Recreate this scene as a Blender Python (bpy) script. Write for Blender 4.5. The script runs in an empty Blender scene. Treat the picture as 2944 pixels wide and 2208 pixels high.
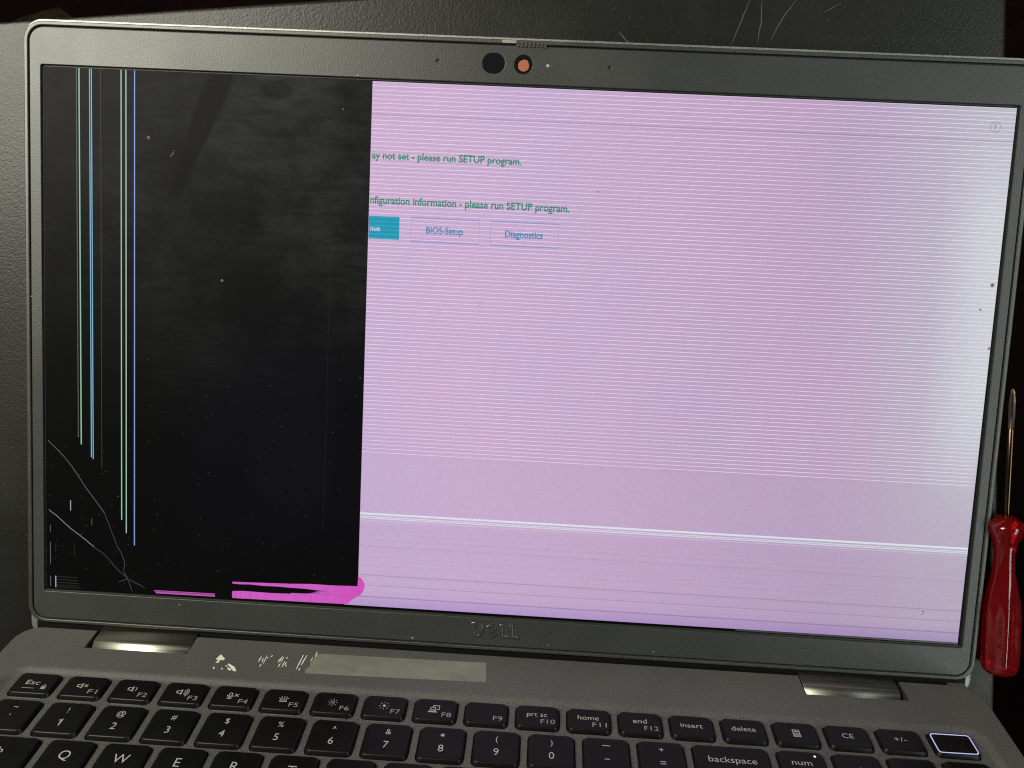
import bpy, bmesh, math, random
from mathutils import Matrix, Vector

# ------------------------------------------------------------------ camera, world, lamps, exposure
S = 0.001                                   # everything below is measured in millimetres
scene = bpy.context.scene
COL = scene.collection
rnd = random.Random(7)

cam_data = bpy.data.cameras.new('camera')
cam_data.sensor_width = 36.0
cam_data.lens = 28.125
cam_data.clip_start = 0.005
cam_data.clip_end = 50.0
camera = bpy.data.objects.new('camera', cam_data)
COL.objects.link(camera)
CAM_ROT = Matrix(((0.998102, -0.053409, 0.030648),
                  (0.050209, 0.994010, 0.097073),
                  (-0.035649, -0.095350, 0.994805)))
camera.matrix_world = Matrix.Translation((10.872 * S, 117.35 * S, 296.73 * S)) @ CAM_ROT.to_4x4()
scene.camera = camera

world = bpy.data.worlds.new('World')
scene.world = world
world.use_nodes = True
world.node_tree.nodes['Background'].inputs[0].default_value = (0.80, 0.82, 0.80, 1)
world.node_tree.nodes['Background'].inputs[1].default_value = 0.022

def area_lamp(name, loc, target, sx, sy, power, color):
    d = bpy.data.lights.new(name, 'AREA')
    d.shape = 'RECTANGLE'; d.size = sx; d.size_y = sy
    d.energy = power; d.color = color
    o = bpy.data.objects.new(name, d); COL.objects.link(o)
    o.location = loc
    o.rotation_euler = (Vector(target) - Vector(loc)).to_track_quat('-Z', 'Y').to_euler()
    return o

area_lamp('room_lamp', (-0.49, 0.42, 0.55), (-0.12, 0.12, 0.0), 0.44, 0.28, 11.0, (1.0, 0.97, 0.81))
area_lamp('window_light', (0.62, 0.02, 0.60), (0.15, 0.05, 0.0), 0.90, 0.22, 4.5, (0.88, 1.0, 0.94))

scene.view_settings.view_transform = 'Standard'
scene.view_settings.look = 'None'
scene.view_settings.exposure = 0.0
scene.view_settings.gamma = 1.0
scene.render.engine = 'CYCLES'
scene.cycles.max_bounces = 12
scene.cycles.transmission_bounces = 10
scene.cycles.use_denoising = False
scene.cycles.sample_clamp_indirect = 2.0
scene.cycles.caustics_refractive = False
scene.cycles.caustics_reflective = False
scene.cycles.filter_width = 1.15

# ------------------------------------------------------------------ helpers
def lin(h):
    h = h.lstrip('#')
    out = []
    for i in (0, 2, 4):
        c = int(h[i:i + 2], 16) / 255
        out.append(c / 12.92 if c <= 0.04045 else ((c + 0.055) / 1.055) ** 2.4)
    return tuple(out) + (1.0,)

class NT:
    """small wrapper that makes node maths readable"""
    def __init__(self, name):
        self.mat = bpy.data.materials.new(name)
        self.mat.use_nodes = True
        self.t = self.mat.node_tree
        self.b = self.t.nodes['Principled BSDF']
    def put(self, sock, v):
        if hasattr(v, 'links') or isinstance(v, bpy.types.NodeSocket):
            self.t.links.new(v, sock)
        else:
            sock.default_value = v
    def n(self, kind, **kw):
        nd = self.t.nodes.new(kind)
        for k, v in kw.items():
            setattr(nd, k, v)
        return nd
    def m(self, op, a, b=0.0, c=0.0):
        nd = self.n('ShaderNodeMath', operation=op)
        self.put(nd.inputs[0], a); self.put(nd.inputs[1], b); self.put(nd.inputs[2], c)
        return nd.outputs[0]
    def step(self, v, lo, hi, a=0.0, b=1.0):
        nd = self.n('ShaderNodeMapRange', interpolation_type='SMOOTHSTEP')
        self.put(nd.inputs[0], v)
        nd.inputs[1].default_value = lo; nd.inputs[2].default_value = hi
        nd.inputs[3].default_value = a; nd.inputs[4].default_value = b
        return nd.outputs[0]
    def mix(self, f, a, b, blend='MIX'):
        nd = self.n('ShaderNodeMix', data_type='RGBA', blend_type=blend)
        self.put(nd.inputs[0], f); self.put(nd.inputs[6], a); self.put(nd.inputs[7], b)
        return nd.outputs[2]
    def coord(self):
        return self.n('ShaderNodeTexCoord').outputs['Object']
    def xyz(self):
        """object coordinates in millimetres"""
        sp = self.n('ShaderNodeSeparateXYZ')
        self.t.links.new(self.coord(), sp.inputs[0])
        return [self.m('MULTIPLY', sp.outputs[i], 1000.0) for i in range(3)]
    def noise(self, scale, detail=2.0, rough=0.5, vec=None, stretch=None):
        nd = self.n('ShaderNodeTexNoise')
        nd.inputs['Scale'].default_value = scale
        nd.inputs['Detail'].default_value = detail
        nd.inputs['Roughness'].default_value = rough
        v = vec if vec is not None else self.coord()
        if stretch:
            mp = self.n('ShaderNodeMapping')
            mp.inputs['Scale'].default_value = stretch
            self.t.links.new(v, mp.inputs[0]); v = mp.outputs[0]
        self.t.links.new(v, nd.inputs['Vector'])
        return nd.outputs[0]
    def bump(self, h, strength, dist):
        nd = self.n('ShaderNodeBump')
        nd.inputs['Strength'].default_value = strength
        nd.inputs['Distance'].default_value = dist
        self.t.links.new(h, nd.inputs['Height'])
        self.t.links.new(nd.outputs[0], self.b.inputs['Normal'])
    def set(self, **kw):
        for k, v in kw.items():
            self.put(self.b.inputs[k.replace('_', ' ')], v)
        return self

def plain(name, color, rough=0.5, metal=0.0, spec=0.5, **kw):
    t = NT(name)
    t.set(Base_Color=color if len(color) == 4 else tuple(color) + (1.0,), Roughness=rough, Metallic=metal)
    t.b.inputs['Specular IOR Level'].default_value = spec
    for k, v in kw.items():
        t.b.inputs[k.replace('_', ' ')].default_value = v
    return t.mat

def grained(name, c0, c1, rough, scale, bump, dist, spec=0.5, metal=0.0, blotch=18.0):
    """moulded plastic: fine grain relief, slight uneven tone and gloss"""
    t = NT(name)
    g = t.noise(scale, 3.0, 0.6)
    w = t.noise(blotch, 4.0, 0.6)
    f = t.noise(scale * 1.7, 1.0, 0.5)
    base = t.mix(t.step(w, 0.3, 0.7), tuple(c0) + (1,), tuple(c1) + (1,))
    base = t.mix(t.step(f, 0.35, 0.65, 0.0, 0.45), base, (0, 0, 0, 1))
    t.set(Base_Color=base, Metallic=metal, Roughness=t.step(w, 0.2, 0.8, rough - 0.04, rough + 0.06))
    t.b.inputs['Specular IOR Level'].default_value = spec
    t.bump(g, bump, dist)
    return t.mat

def glow(name, color, strength=1.0):
    t = NT(name)
    t.set(Base_Color=(0.01, 0.01, 0.01, 1), Roughness=0.5)
    t.b.inputs['Specular IOR Level'].default_value = 0.08
    t.b.inputs['Emission Color'].default_value = color
    t.b.inputs['Emission Strength'].default_value = strength
    return t.mat

def link(name, mesh, mat, parent=None, mtx=None, smooth=False, label=None):
    o = bpy.data.objects.new(name, mesh)
    COL.objects.link(o)
    if mat is not None and not mesh.materials:
        mesh.materials.append(mat)
    if parent is not None:
        o.parent = parent
    if mtx is not None:
        o.matrix_basis = mtx
    if smooth:
        for p in mesh.polygons:
            p.use_smooth = True
    if label:
        o['label'] = label
    return o

def pydata(name, verts, faces):
    me = bpy.data.meshes.new(name)
    me.from_pydata([(a * S, b * S, c * S) for a, b, c in verts], [], faces)
    me.update()
    bm = bmesh.new(); bm.from_mesh(me)
    bmesh.ops.recalc_face_normals(bm, faces=bm.faces)
    bm.to_mesh(me); bm.free()
    return me

def curve_mesh(name, loops, z0, z1, bevel=0.0, res=1):
    """filled 2D outline with holes, extruded from z0 to z1 with rounded edges"""
    cu = bpy.data.curves.new(name, 'CURVE')
    cu.dimensions = '2D'; cu.fill_mode = 'BOTH'
    for lp in loops:
        sp = cu.splines.new('POLY')
        sp.points.add(len(lp) - 1)
        for p, (x, y) in zip(sp.points, lp):
            p.co = (x * S, y * S, 0, 1)
        sp.use_cyclic_u = True
    cu.extrude = max(0.0, (z1 - z0) / 2 - bevel) * S
    cu.bevel_depth = bevel * S
    cu.bevel_resolution = res
    cu.offset = -bevel * S
    ob = bpy.data.objects.new(name, cu)
    COL.objects.link(ob)
    dg = bpy.context.evaluated_depsgraph_get()
    me = bpy.data.meshes.new_from_object(ob.evaluated_get(dg))
    me.name = name
    bpy.data.objects.remove(ob); bpy.data.curves.remove(cu)
    me.transform(Matrix.Translation((0, 0, (z0 + z1) / 2 * S)))
    return me

CAPH = 0.70
def text_mesh(txt, cap, cx, cy, z, align='CENTER', width=None, bold=-0.006, thick=0.0):
    """lettering with capital height `cap`, centred on (cx, cy) or starting there"""
    cu = bpy.data.curves.new('lettering', 'FONT')
    cu.body = txt; cu.size = 1.0
    cu.offset = bold; cu.resolution_u = 3
    ob = bpy.data.objects.new('lettering', cu); COL.objects.link(ob)
    dg = bpy.context.evaluated_depsgraph_get()
    me = bpy.data.meshes.new_from_object(ob.evaluated_get(dg))
    bpy.data.objects.remove(ob); bpy.data.curves.remove(cu)
    xs = [v.co.x for v in me.vertices]
    k = cap / CAPH
    kx = k if width is None else width / (max(xs) - min(xs))
    x0 = (min(xs) + max(xs)) / 2 if align == 'CENTER' else min(xs)
    for v in me.vertices:
        v.co = ((cx + (v.co.x - x0) * kx) * S, (cy + v.co.y * k - cap / 2) * S, z * S)
    return me

def rrect(x0, x1, y0, y1, r, n=5):
    pts = []
    for cx, cy, a0 in ((x1 - r, y1 - r, 0), (x0 + r, y1 - r, 90), (x0 + r, y0 + r, 180), (x1 - r, y0 + r, 270)):
        for i in range(n + 1):
            a = math.radians(a0 + 90 * i / n)
            pts.append((cx + r * math.cos(a), cy + r * math.sin(a)))
    return pts

def disc(cx, cy, r, n=28, ry=None):
    ry = ry or r
    return [(cx + r * math.cos(2 * math.pi * i / n), cy + ry * math.sin(2 * math.pi * i / n)) for i in range(n)]

def box(x0, x1, y0, y1, z0, z1):
    v = [(x, y, z) for z in (z0, z1) for y in (y0, y1) for x in (x0, x1)]
    f = [(0, 1, 3, 2), (4, 6, 7, 5), (0, 4, 5, 1), (2, 3, 7, 6), (0, 2, 6, 4), (1, 5, 7, 3)]
    return v, f

def stroke(pts, w, z=0.0, closed=False, taper=False):
    """flat ribbon along a polyline -> verts, faces"""
    V, F = [], []
    n = len(pts)
    for i, (x, y) in enumerate(pts):
        if closed:
            a, b = pts[i - 1], pts[(i + 1) % n]
        else:
            a, b = pts[max(0, i - 1)], pts[min(n - 1, i + 1)]
        dx, dy = b[0] - a[0], b[1] - a[1]
        L = math.hypot(dx, dy) or 1.0
        nx, ny = -dy / L, dx / L
        k = 1.0
        if closed or 0 < i < n - 1:                       # keep the width at corners
            p, q = pts[i - 1], pts[(i + 1) % n]
            ax, ay = x - p[0], y - p[1]; bx, by = q[0] - x, q[1] - y
            la, lb = math.hypot(ax, ay) or 1, math.hypot(bx, by) or 1
            c = (ax * bx + ay * by) / la / lb
            k = min(2.0, 1 / max(0.35, math.sqrt((1 + c) / 2)))
        ww = w * k / 2
        if taper:
            ww *= 0.25 + 0.75 * math.sin(math.pi * (i + 0.3) / (n - 0.4))
        V += [(x + nx * ww, y + ny * ww, z), (x - nx * ww, y - ny * ww, z)]
    for i in range(n if closed else n - 1):
        j = (i + 1) % n
        F.append((2 * i, 2 * i + 1, 2 * j + 1, 2 * j))
    return V, F

def join(parts):
    V, F = [], []
    for v, f in parts:
        o = len(V); V += v; F += [tuple(i + o for i in q) for q in f]
    return V, F

def poly(pts, z):
    return [(x, y, z) for x, y in pts], [tuple(range(len(pts)))]

def empty(name, label, cat, loc=(0, 0, 0)):
    o = bpy.data.objects.new(name, None)
    o.empty_display_size = 0.02
    COL.objects.link(o); o.location = loc
    o['label'] = label; o['category'] = cat
    return o

# ------------------------------------------------------------------ materials
def table_material():
    t = NT('black_textured_plastic')
    a = t.noise(1300, 2.0, 0.55)
    b = t.n('ShaderNodeTexVoronoi', feature='SMOOTH_F1'); b.inputs['Scale'].default_value = 1000
    t.t.links.new(t.coord(), b.inputs['Vector'])
    h = t.m('ADD', t.m('MULTIPLY', a, 1.0), t.m('MULTIPLY', b.outputs[0], -0.6))
    w = t.noise(9, 5.0, 0.65)
    base = t.mix(t.step(w, 0.3, 0.75), (0.008, 0.008, 0.0075, 1), (0.014, 0.014, 0.0125, 1))
    dust = t.noise(1500, 1.0, 0.5)
    base = t.mix(t.step(dust, 0.70, 0.78, 0.0, 0.5), base, (0.12, 0.12, 0.115, 1))
    t.set(Base_Color=base, Roughness=t.step(w, 0.2, 0.8, 0.34, 0.43))
    t.b.inputs['Specular IOR Level'].default_value = 0.23
    t.bump(h, 0.45, 0.00018)
    return t.mat

M = {}
M['table'] = table_material()
M['floor'] = grained('dark_floor', (0.007, 0.003, 0.003), (0.011, 0.0045, 0.004), 0.9, 300, 0.2, 0.0005, spec=0.05)
M['board'] = grained('brown_board', (0.012, 0.007, 0.004), (0.006, 0.004, 0.003), 0.9, 120, 0.3, 0.0008, spec=0.05, blotch=60)
M['bezel'] = grained('bezel_plastic', (0.028, 0.0295, 0.0285), (0.035, 0.0365, 0.035), 0.42, 1500, 0.35, 0.00020, spec=0.42, blotch=14)
M['rim'] = grained('lid_rim_plastic', (0.030, 0.031, 0.028), (0.038, 0.039, 0.035), 0.40, 1400, 0.2, 0.0002, spec=0.5)
M['shell'] = grained('lid_shell_metal', (0.24, 0.24, 0.22), (0.30, 0.30, 0.275), 0.45, 1500, 0.08, 0.0001, metal=0.6)
M['deck'] = grained('deck_plastic', (0.068, 0.0655, 0.063), (0.081, 0.078, 0.075), 0.50, 1700, 0.20, 0.0002, spec=0.3, blotch=16)
M['groove'] = plain('dark_gasket', (0.012, 0.012, 0.010), 0.6)
M['black'] = plain('black_plastic', (0.003, 0.003, 0.003), 0.6, spec=0.12)
M['key'] = grained('key_plastic', (0.0035, 0.0035, 0.0035), (0.0055, 0.0055, 0.0055), 0.34, 1900, 0.18, 0.00012, spec=0.17, blotch=40)
M['print'] = plain('legend_print', (0.29, 0.29, 0.27), 0.55)
M['print_dim'] = plain('legend_print_dim', (0.19, 0.19, 0.175), 0.55)
M['glass'] = plain('camera_glass', (0.006, 0.006, 0.007), 0.12)
M['orange'] = plain('shutter_orange', (0.25, 0.062, 0.02), 0.6)
M['white'] = plain('white_plastic', (0.26, 0.26, 0.25), 0.4)
M['logo'] = plain('logo_dark_chrome', (0.22, 0.22, 0.21), 0.2, metal=0.9)
M['fleck'] = plain('pale_fleck', (0.20, 0.20, 0.185), 0.7)
M['scratch'] = plain('scratch_mark', (0.05, 0.05, 0.047), 0.6)
M['yellow'] = plain('pale_yellow_scrap', (0.42, 0.36, 0.14), 0.7)
M['steel'] = plain('screwdriver_steel', (0.085, 0.055, 0.032), 0.22, metal=1.0)
M['residue'] = plain('sticker_residue', (0.50, 0.50, 0.43), 0.6)

def hinge_material():
    t = NT('brushed_hinge_metal')
    g = t.noise(900, 3, 0.6, stretch=(0.03, 1, 1))
    t.set(Base_Color=t.mix(g, (0.20, 0.195, 0.17, 1), (0.27, 0.265, 0.23, 1)), Metallic=1.0,
          Roughness=t.step(g, 0.3, 0.7, 0.32, 0.40))
    t.bump(g, 0.15, 0.0001)
    return t.mat
M['hinge'] = hinge_material()

def sticker_material():
    t = NT('worn_clear_sticker')
    w = t.noise(55, 5, 0.7, stretch=(.5, 1.6, 1)); d = t.noise(230, 4, 0.7)
    base = t.mix(t.step(w, 0.3, 0.7), (0.105, 0.110, 0.088, 1), (0.150, 0.150, 0.120, 1))
    base = t.mix(t.step(d, 0.58, 0.72, 0, 0.55), base, (0.06, 0.065, 0.05, 1))
    t.set(Base_Color=base, Roughness=0.40)
    return t.mat
M['sticker'] = sticker_material()

def red_material():
    t = NT('red_clear_acetate')
    w = t.noise(120, 4, 0.6)
    t.set(Base_Color=(0.42, 0.008, 0.012, 1), Roughness=t.step(w, 0.3, 0.7, 0.06, 0.16), IOR=1.47)
    t.b.inputs['Transmission Weight'].default_value = 0.82
    return t.mat
M['red'] = red_material()

PITCH = 1.485
def scan_mask(t, y):
    """1 on the bright scan lines of the upper screen"""
    f = t.m('FRACT', t.m('DIVIDE', t.m('SUBTRACT', y, 100.0), PITCH))
    line = t.step(t.m('ABSOLUTE', t.m('SUBTRACT', f, 0.5)), 0.03, 0.105, 1.0, 0.0)
    return t.m('MULTIPLY', line, t.m('GREATER_THAN', y, 59.3))

def band(t, y, y0, half, soft=0.12):
    return t.step(t.m('ABSOLUTE', t.m('SUBTRACT', y, y0)), half, half + soft, 1.0, 0.0)

def lit_material():
    t = NT('faulty_lit_screen')
    x, y, z = t.xyz()
    n1 = t.noise(15, 2.0, 0.5, stretch=(1.0, 0.6, 1))
    n2 = t.noise(75, 2.0, 0.5, stretch=(0.8, 1.3, 1))
    col = t.mix(t.step(n1, 0.35, 0.65), lin('#ccabcf'), lin('#c5abd0'))
    col = t.mix(t.step(n2, 0.4, 0.7, 0, 0.25), col, lin('#d0a6cc'))
    low = t.m('LESS_THAN', y, 59.3)
    col = t.mix(t.m('MULTIPLY', low, 0.55), col, lin('#c9afd1'))
    # fine row-to-row unevenness of the panel drivers
    rows = t.noise(1.0, 2.0, 0.7, stretch=(0.0, 900, 0))
    col = t.mix(t.m('MULTIPLY', t.step(y, 30, 40, 1, 0), t.step(rows, 0.35, 0.75, 0.0, 0.22)), col, lin('#a38fbe'))
    # the panel washes out towards its right side
    wash = t.m('MULTIPLY', t.step(x, 110, 172), t.step(y, 10, 90, 0.45, 0.95))
    col = t.mix(wash, col, lin('#c8c7d3'))
    col = t.mix(t.m('MULTIPLY', t.step(x, 148, 171, 0.0, 0.8), t.m('MULTIPLY', t.step(y, 40, 100), t.step(y, 150, 190, 1.0, 0.2))), col, lin('#e3e6ea'))
    # weaker backlight towards the bottom edge
    col = t.mix(t.step(y, 0, 9, 0.75, 0.0), col, lin('#a88cc9'))
    col = t.mix(t.m('MAXIMUM', t.step(x, -30, 150, 0.0, 0.17), t.m('MULTIPLY', t.step(x, 20, 150), t.step(y, 20, 90, 0.20, 0.0))), col, (0, 0, 0, 1))
    for y0, hw, amt in ((24.8, 0.10, 0.16), (13.6, 0.12, 0.28), (12.9, 0.06, 0.12), (9.6, 0.14, 0.25), (5.2, 0.14, 0.38), (182.9, 0.12, 0.28), (182.3, 0.08, 0.18)):
        col = t.mix(t.m('MULTIPLY', band(t, y, y0, hw), amt), col, lin('#55406a'))
    for y0, hw, amt in ((37.25, 0.32, 0.85), (36.15, 0.12, 0.7), (35.55, 0.12, 0.7), (34.7, 0.1, 0.25)):
        col = t.mix(t.m('MULTIPLY', band(t, y, y0, hw), amt), col, lin('#dfecf1'))
    sc = t.m('MULTIPLY', scan_mask(t, y), t.step(t.noise(22, 2, .5), .3, .7, .62, .82))
    col = t.mix(sc, col, lin('#f3ecff'))
    col = t.mix(t.step(t.noise(2600, 1.0, .5), .35, .65, 0.0, 0.09), col, (0.05, 0.02, 0.08, 1))
    t.set(Base_Color=(0.008, 0.008, 0.010, 1), Roughness=0.45)
    t.put(t.b.inputs['Emission Color'], col)
    t.b.inputs['Emission Strength'].default_value = 1.0
    t.b.inputs['Specular IOR Level'].default_value = 0.08
    return t.mat
M['lit'] = lit_material()

def print_on_screen(name, dark, bright, off=None):
    """screen lettering, crossed by the same scan lines"""
    t = NT(name)
    x, y, z = t.xyz()
    col = t.mix(scan_mask(t, y), lin(dark), lin(bright))
    t.set(Base_Color=(0.008, 0.008, 0.01, 1), Roughness=0.45)
    t.b.inputs['Specular IOR Level'].default_value = 0.08
    t.put(t.b.inputs['Emission Color'], col)
    t.b.inputs['Emission Strength'].default_value = 1.0
    return t.mat
M['txt_green'] = print_on_screen('screen_text_green', '#357a66', '#4cbf92')
M['txt_blue'] = print_on_screen('screen_text_blue', '#3380ae', '#6fb0d2')
M['teal'] = print_on_screen('screen_button_teal', '#0391ae', '#14b4c8')
M['txt_pale'] = print_on_screen('screen_text_pale', '#b7b4dc', '#d9e6f2')
M['boxline'] = print_on_screen('screen_box_line', '#8791c4', '#b4bee2')
M['helpline'] = print_on_screen('screen_help_icon', '#8886a8', '#a9a8c2')

def pink_material():
    t = NT('magenta_bleed')
    x, y, z = t.xyz()
    f = t.m('FRACT', t.m('DIVIDE', x, 0.62))
    comb = t.step(t.m('ABSOLUTE', t.m('SUBTRACT', f, 0.5)), 0.12, 0.3, 0.0, 0.35)
    col = t.mix(comb, lin('#d65fc9'), lin('#b23fae'))
    col = t.mix(t.step(t.noise(1.0, 3, .7, stretch=(700, 25, 0)), .3, .7, 0, .4), col, lin('#a8469f'))
    col = t.mix(t.step(x, -66, -50, 0, 0.6), col, lin('#d23fb4'))
    t.set(Base_Color=(0.01, 0.008, 0.01, 1), Roughness=0.45)
    t.b.inputs['Specular IOR Level'].default_value = 0.08
    t.put(t.b.inputs['Emission Color'], col)
    t.b.inputs['Emission Strength'].default_value = 1.0
    return t.mat
M['pink'] = pink_material()
M['pink_dark'] = glow('magenta_bleed_dark', lin('#96478f'))

def panel_material():
    """dead black panel with a film of dust and painted lamp haze, wiped away in one slanting streak"""
    t = NT('dead_panel')
    x, y, z = t.xyz()
    film = t.m('MULTIPLY', t.step(t.noise(19, 6, 0.68), 0.38, 0.70, 0.12, 1.0), t.m('MULTIPLY', t.step(y, 60, 192, 0.03, 1.0), t.step(x, -165, -118, 0.5, 1.0)))  # dust film; reflected lamp haze, stronger upwards, is painted into its colour
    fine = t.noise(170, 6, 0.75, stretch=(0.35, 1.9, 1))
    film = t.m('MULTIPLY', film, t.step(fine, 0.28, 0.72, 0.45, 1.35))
    xc = t.m('ADD', t.m('MULTIPLY', t.m('SUBTRACT', y, 189.0), 0.385), -109.7)
    hw = t.step(y, 150, 190, 2.2, 5.2)
    d = t.m('DIVIDE', t.m('ABSOLUTE', t.m('SUBTRACT', x, xc)), hw)
    wipe = t.m('MULTIPLY', t.step(d, 0.75, 1.15, 1, 0), t.step(y, 146, 156))
    e = t.m('ADD', t.m('POWER', t.m('DIVIDE', t.m('ADD', x, 87.5), 6.2), 2.0), t.m('POWER', t.m('DIVIDE', t.m('SUBTRACT', y, 190.0), 3.4), 2.0))
    wipe = t.m('MAXIMUM', wipe, t.step(e, 0.5, 1.3, 0.6, 0))
    e2 = t.m('ADD', t.m('POWER', t.m('DIVIDE', t.m('ADD', x, 168.5), 2.6), 2.0), t.m('POWER', t.m('DIVIDE', t.m('SUBTRACT', y, 190.0), 3.6), 2.0))
    wipe = t.m('MAXIMUM', wipe, t.step(e2, 0.6, 1.2, 0.7, 0))
    film = t.m('MULTIPLY', film, t.m('SUBTRACT', 1.0, t.m('MULTIPLY', wipe, 0.85)))
    base = t.mix(film, (0.0022, 0.0022, 0.0026, 1), (0.0185, 0.019, 0.0205, 1))
    t.set(Base_Color=base, Roughness=t.step(film, 0, 1, 0.42, 0.55))
    t.b.inputs['Specular IOR Level'].default_value = 0.03
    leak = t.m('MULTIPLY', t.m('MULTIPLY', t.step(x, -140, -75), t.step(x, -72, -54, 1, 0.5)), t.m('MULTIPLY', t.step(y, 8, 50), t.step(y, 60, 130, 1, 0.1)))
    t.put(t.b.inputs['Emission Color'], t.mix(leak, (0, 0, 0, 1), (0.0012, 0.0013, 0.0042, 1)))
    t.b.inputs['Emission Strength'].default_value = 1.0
    return t.mat
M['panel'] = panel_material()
for nm, hx, st in (('line_grey', '#6c6a70', .6), ('line_green', '#8fc4a2', .9), ('line_cyan', '#7db8d6', .9), ('line_faint', '#4e4c50', .45),
                   ('line_pale', '#a9cdb8', .9), ('line_blue', '#7d95e6', 1.0), ('line_white', '#aeb0b6', .8), ('crack', '#86898f', .42), ('crack_lit', '#a5bfd0', .6), ('haze_line', '#222327', .35)):
    M[nm] = glow('screen_' + nm, lin(hx), st)

# ------------------------------------------------------------------ setting: tabletop, floor
def lineat(p, q, t):
    return (p[0] + (q[0] - p[0]) * t, p[1] + (q[1] - p[1]) * t)
CORNER = (166.45, 248.2)                                  # rear right corner of the tabletop
RIGHT_DIR = Vector((-21.56, 240.51)).normalized()
REAR_DIR = Vector((111.37, 11.46)).normalized()
c = Vector(CORNER)
tt = [c, c - REAR_DIR * 760, c - REAR_DIR * 760 - RIGHT_DIR * 560, c - RIGHT_DIR * 560]
tabletop = link('tabletop', curve_mesh('tabletop', [[(p.x, p.y) for p in tt]], -22, -0.04, 1.6, 3), M['table'])
tabletop['kind'] = 'structure'
tabletop['label'] = 'black textured plastic tabletop under the laptop'
SCR = [[(78.8, 228.9), (76.6, 222.4), (73.4, 213.1)], [(83.1, 229), (83.3, 221.5), (82.5, 213.7)], [(95, 229.5), (90.8, 223.4), (87.1, 215.2)],
       [(110.7, 229), (104.9, 225.6)], [(33.8, 216.5), (35.2, 214.4), (37.1, 212.8)]]
for k, pl in enumerate(SCR):
    fine = [lineat(pl[i], pl[i + 1], j / 4) for i in range(len(pl) - 1) for j in range(4)] + [pl[-1]]
    fine = [(a + rnd.uniform(-.12, .12), b) for a, b in fine]
    v, f = stroke(fine, 0.34 if k != 3 else 0.22, 0.03, taper=True)
    link('scratch', pydata('scratch', v, f), M['scratch'], tabletop)
floor = link('floor', pydata('floor', *box(-3000, 3000, -3000, 3000, -740, -720)), M['floor'])
floor['kind'] = 'structure'; floor['label'] = 'very dark reddish floor below the tabletop edge'

# ------------------------------------------------------------------ laptop
laptop = empty('laptop', 'open grey laptop with broken half black, half lilac screen', 'laptop')
LID = Matrix.Translation((0, 0, 6 * S))
CX = -0.4
BASE = Matrix.Translation((0, -14.062 * S, 8.325 * S)) @ Matrix.Rotation(math.radians(-73.6665), 4, 'X')

# back shell, rim and bezel of the lid
shell = link('lid_shell', curve_mesh('lid_shell', [rrect(CX - 179.2, CX + 179.2, -19.5, 210.9, 6.3, 8)], -6, -1.65, 1.0, 3), M['shell'], laptop, LID, True,
             'pale grey outer shell of the lid')
link('lid_edge', curve_mesh('lid_edge', [rrect(CX - 178.65, CX + 178.65, -11.9, 210.95, 6.8, 10), rrect(CX - 178.5, CX + 178.5, -11.2, 210.05, 6.4, 10)], -3.5, -0.1, 0.22, 3), M['shell'], laptop, LID, True)
outer = rrect(CX - 178.7, CX + 178.7, -12.3, 210.2, 6.6, 8)
inner = rrect(CX - 177.25, CX + 177.25, -11.0, 208.75, 5.4, 8)
link('gap_shade_bar', pydata('gap_shade_bar', *box(-176.4, 176.0, -19.6, -11.6, -1.64, -0.95)), M['black'], laptop, LID)  # black bar filling the gap; its shade is put into the colour
rim = link('lid_rim', curve_mesh('lid_rim', [outer, inner], -1.6, 0.25, 0.3, 2), M['rim'], laptop, LID, True)
gasket = link('gasket', curve_mesh('gasket', [rrect(CX - 178, CX + 178, -11.7, 209.5, 6, 6), rrect(-172.6, 172.6, .5, 194.7, .5, 2)], -1.62, -0.9), M['groove'], laptop, LID)
b_out = rrect(CX - 176.75, CX + 176.75, -10.55, 208.2, 5.0, 8)
b_in = rrect(-173.1, 173.1, 0.0, 195.2, 0.7, 3)
holes = [rrect(-14.25, -6.25, 198.5, 205.4, 3.45, 9), disc(0.27, 201.95, 3.25, 36), disc(-29.95, 201.96, 0.62, 14), disc(30.55, 202.0, 0.62, 14), disc(8.85, 201.85, 0.62, 14)]
bezel = link('bezel', curve_mesh('bezel', [b_out, b_in] + holes, -0.95, 0.0, 0.22, 2), M['bezel'], laptop, LID, False, 'grey textured plastic bezel around the screen')
link('camera_window', curve_mesh('camera_window', [rrect(-14.2, -6.3, 198.55, 205.35, 3.4, 9)], -0.8, -0.18, 0.05), M['glass'], bezel, None, False, 'black oval camera window')
lens = link('camera_lens', curve_mesh('camera_lens', [disc(0.27, 201.95, 3.2, 36)], -0.8, -0.22, 0.05), M['glass'], bezel, None, False, 'black round camera lens with its shutter closed')
link('microphone_hole', curve_mesh('microphone_hole', [disc(-29.95, 201.96, 0.6, 14)], -0.9, -0.5), M['groove'], bezel)
link('microphone_hole', curve_mesh('microphone_hole', [disc(30.55, 202.0, 0.6, 14)], -0.9, -0.5), M['groove'], bezel)
link('indicator_light', curve_mesh('indicator_light', [disc(8.85, 201.85, 0.58, 14)], -0.8, 0.05, 0.15, 2), M['white'], bezel, None, True)
dot_pts = []
for i in range(30):
    a = 2 * math.pi * i / 30
    r = 1.95 + (0.22 if 3 < i < 8 else 0) + rnd.uniform(-.03, .03)
    dot_pts.append((0.32 + r * math.cos(a), 201.55 + r * math.sin(a)))
dot = curve_mesh('shutter_dot', [dot_pts], -0.23, -0.19)
link('shutter_dot', dot, M['orange'], laptop, LID, False, 'orange dot of the closed camera shutter')

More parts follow.
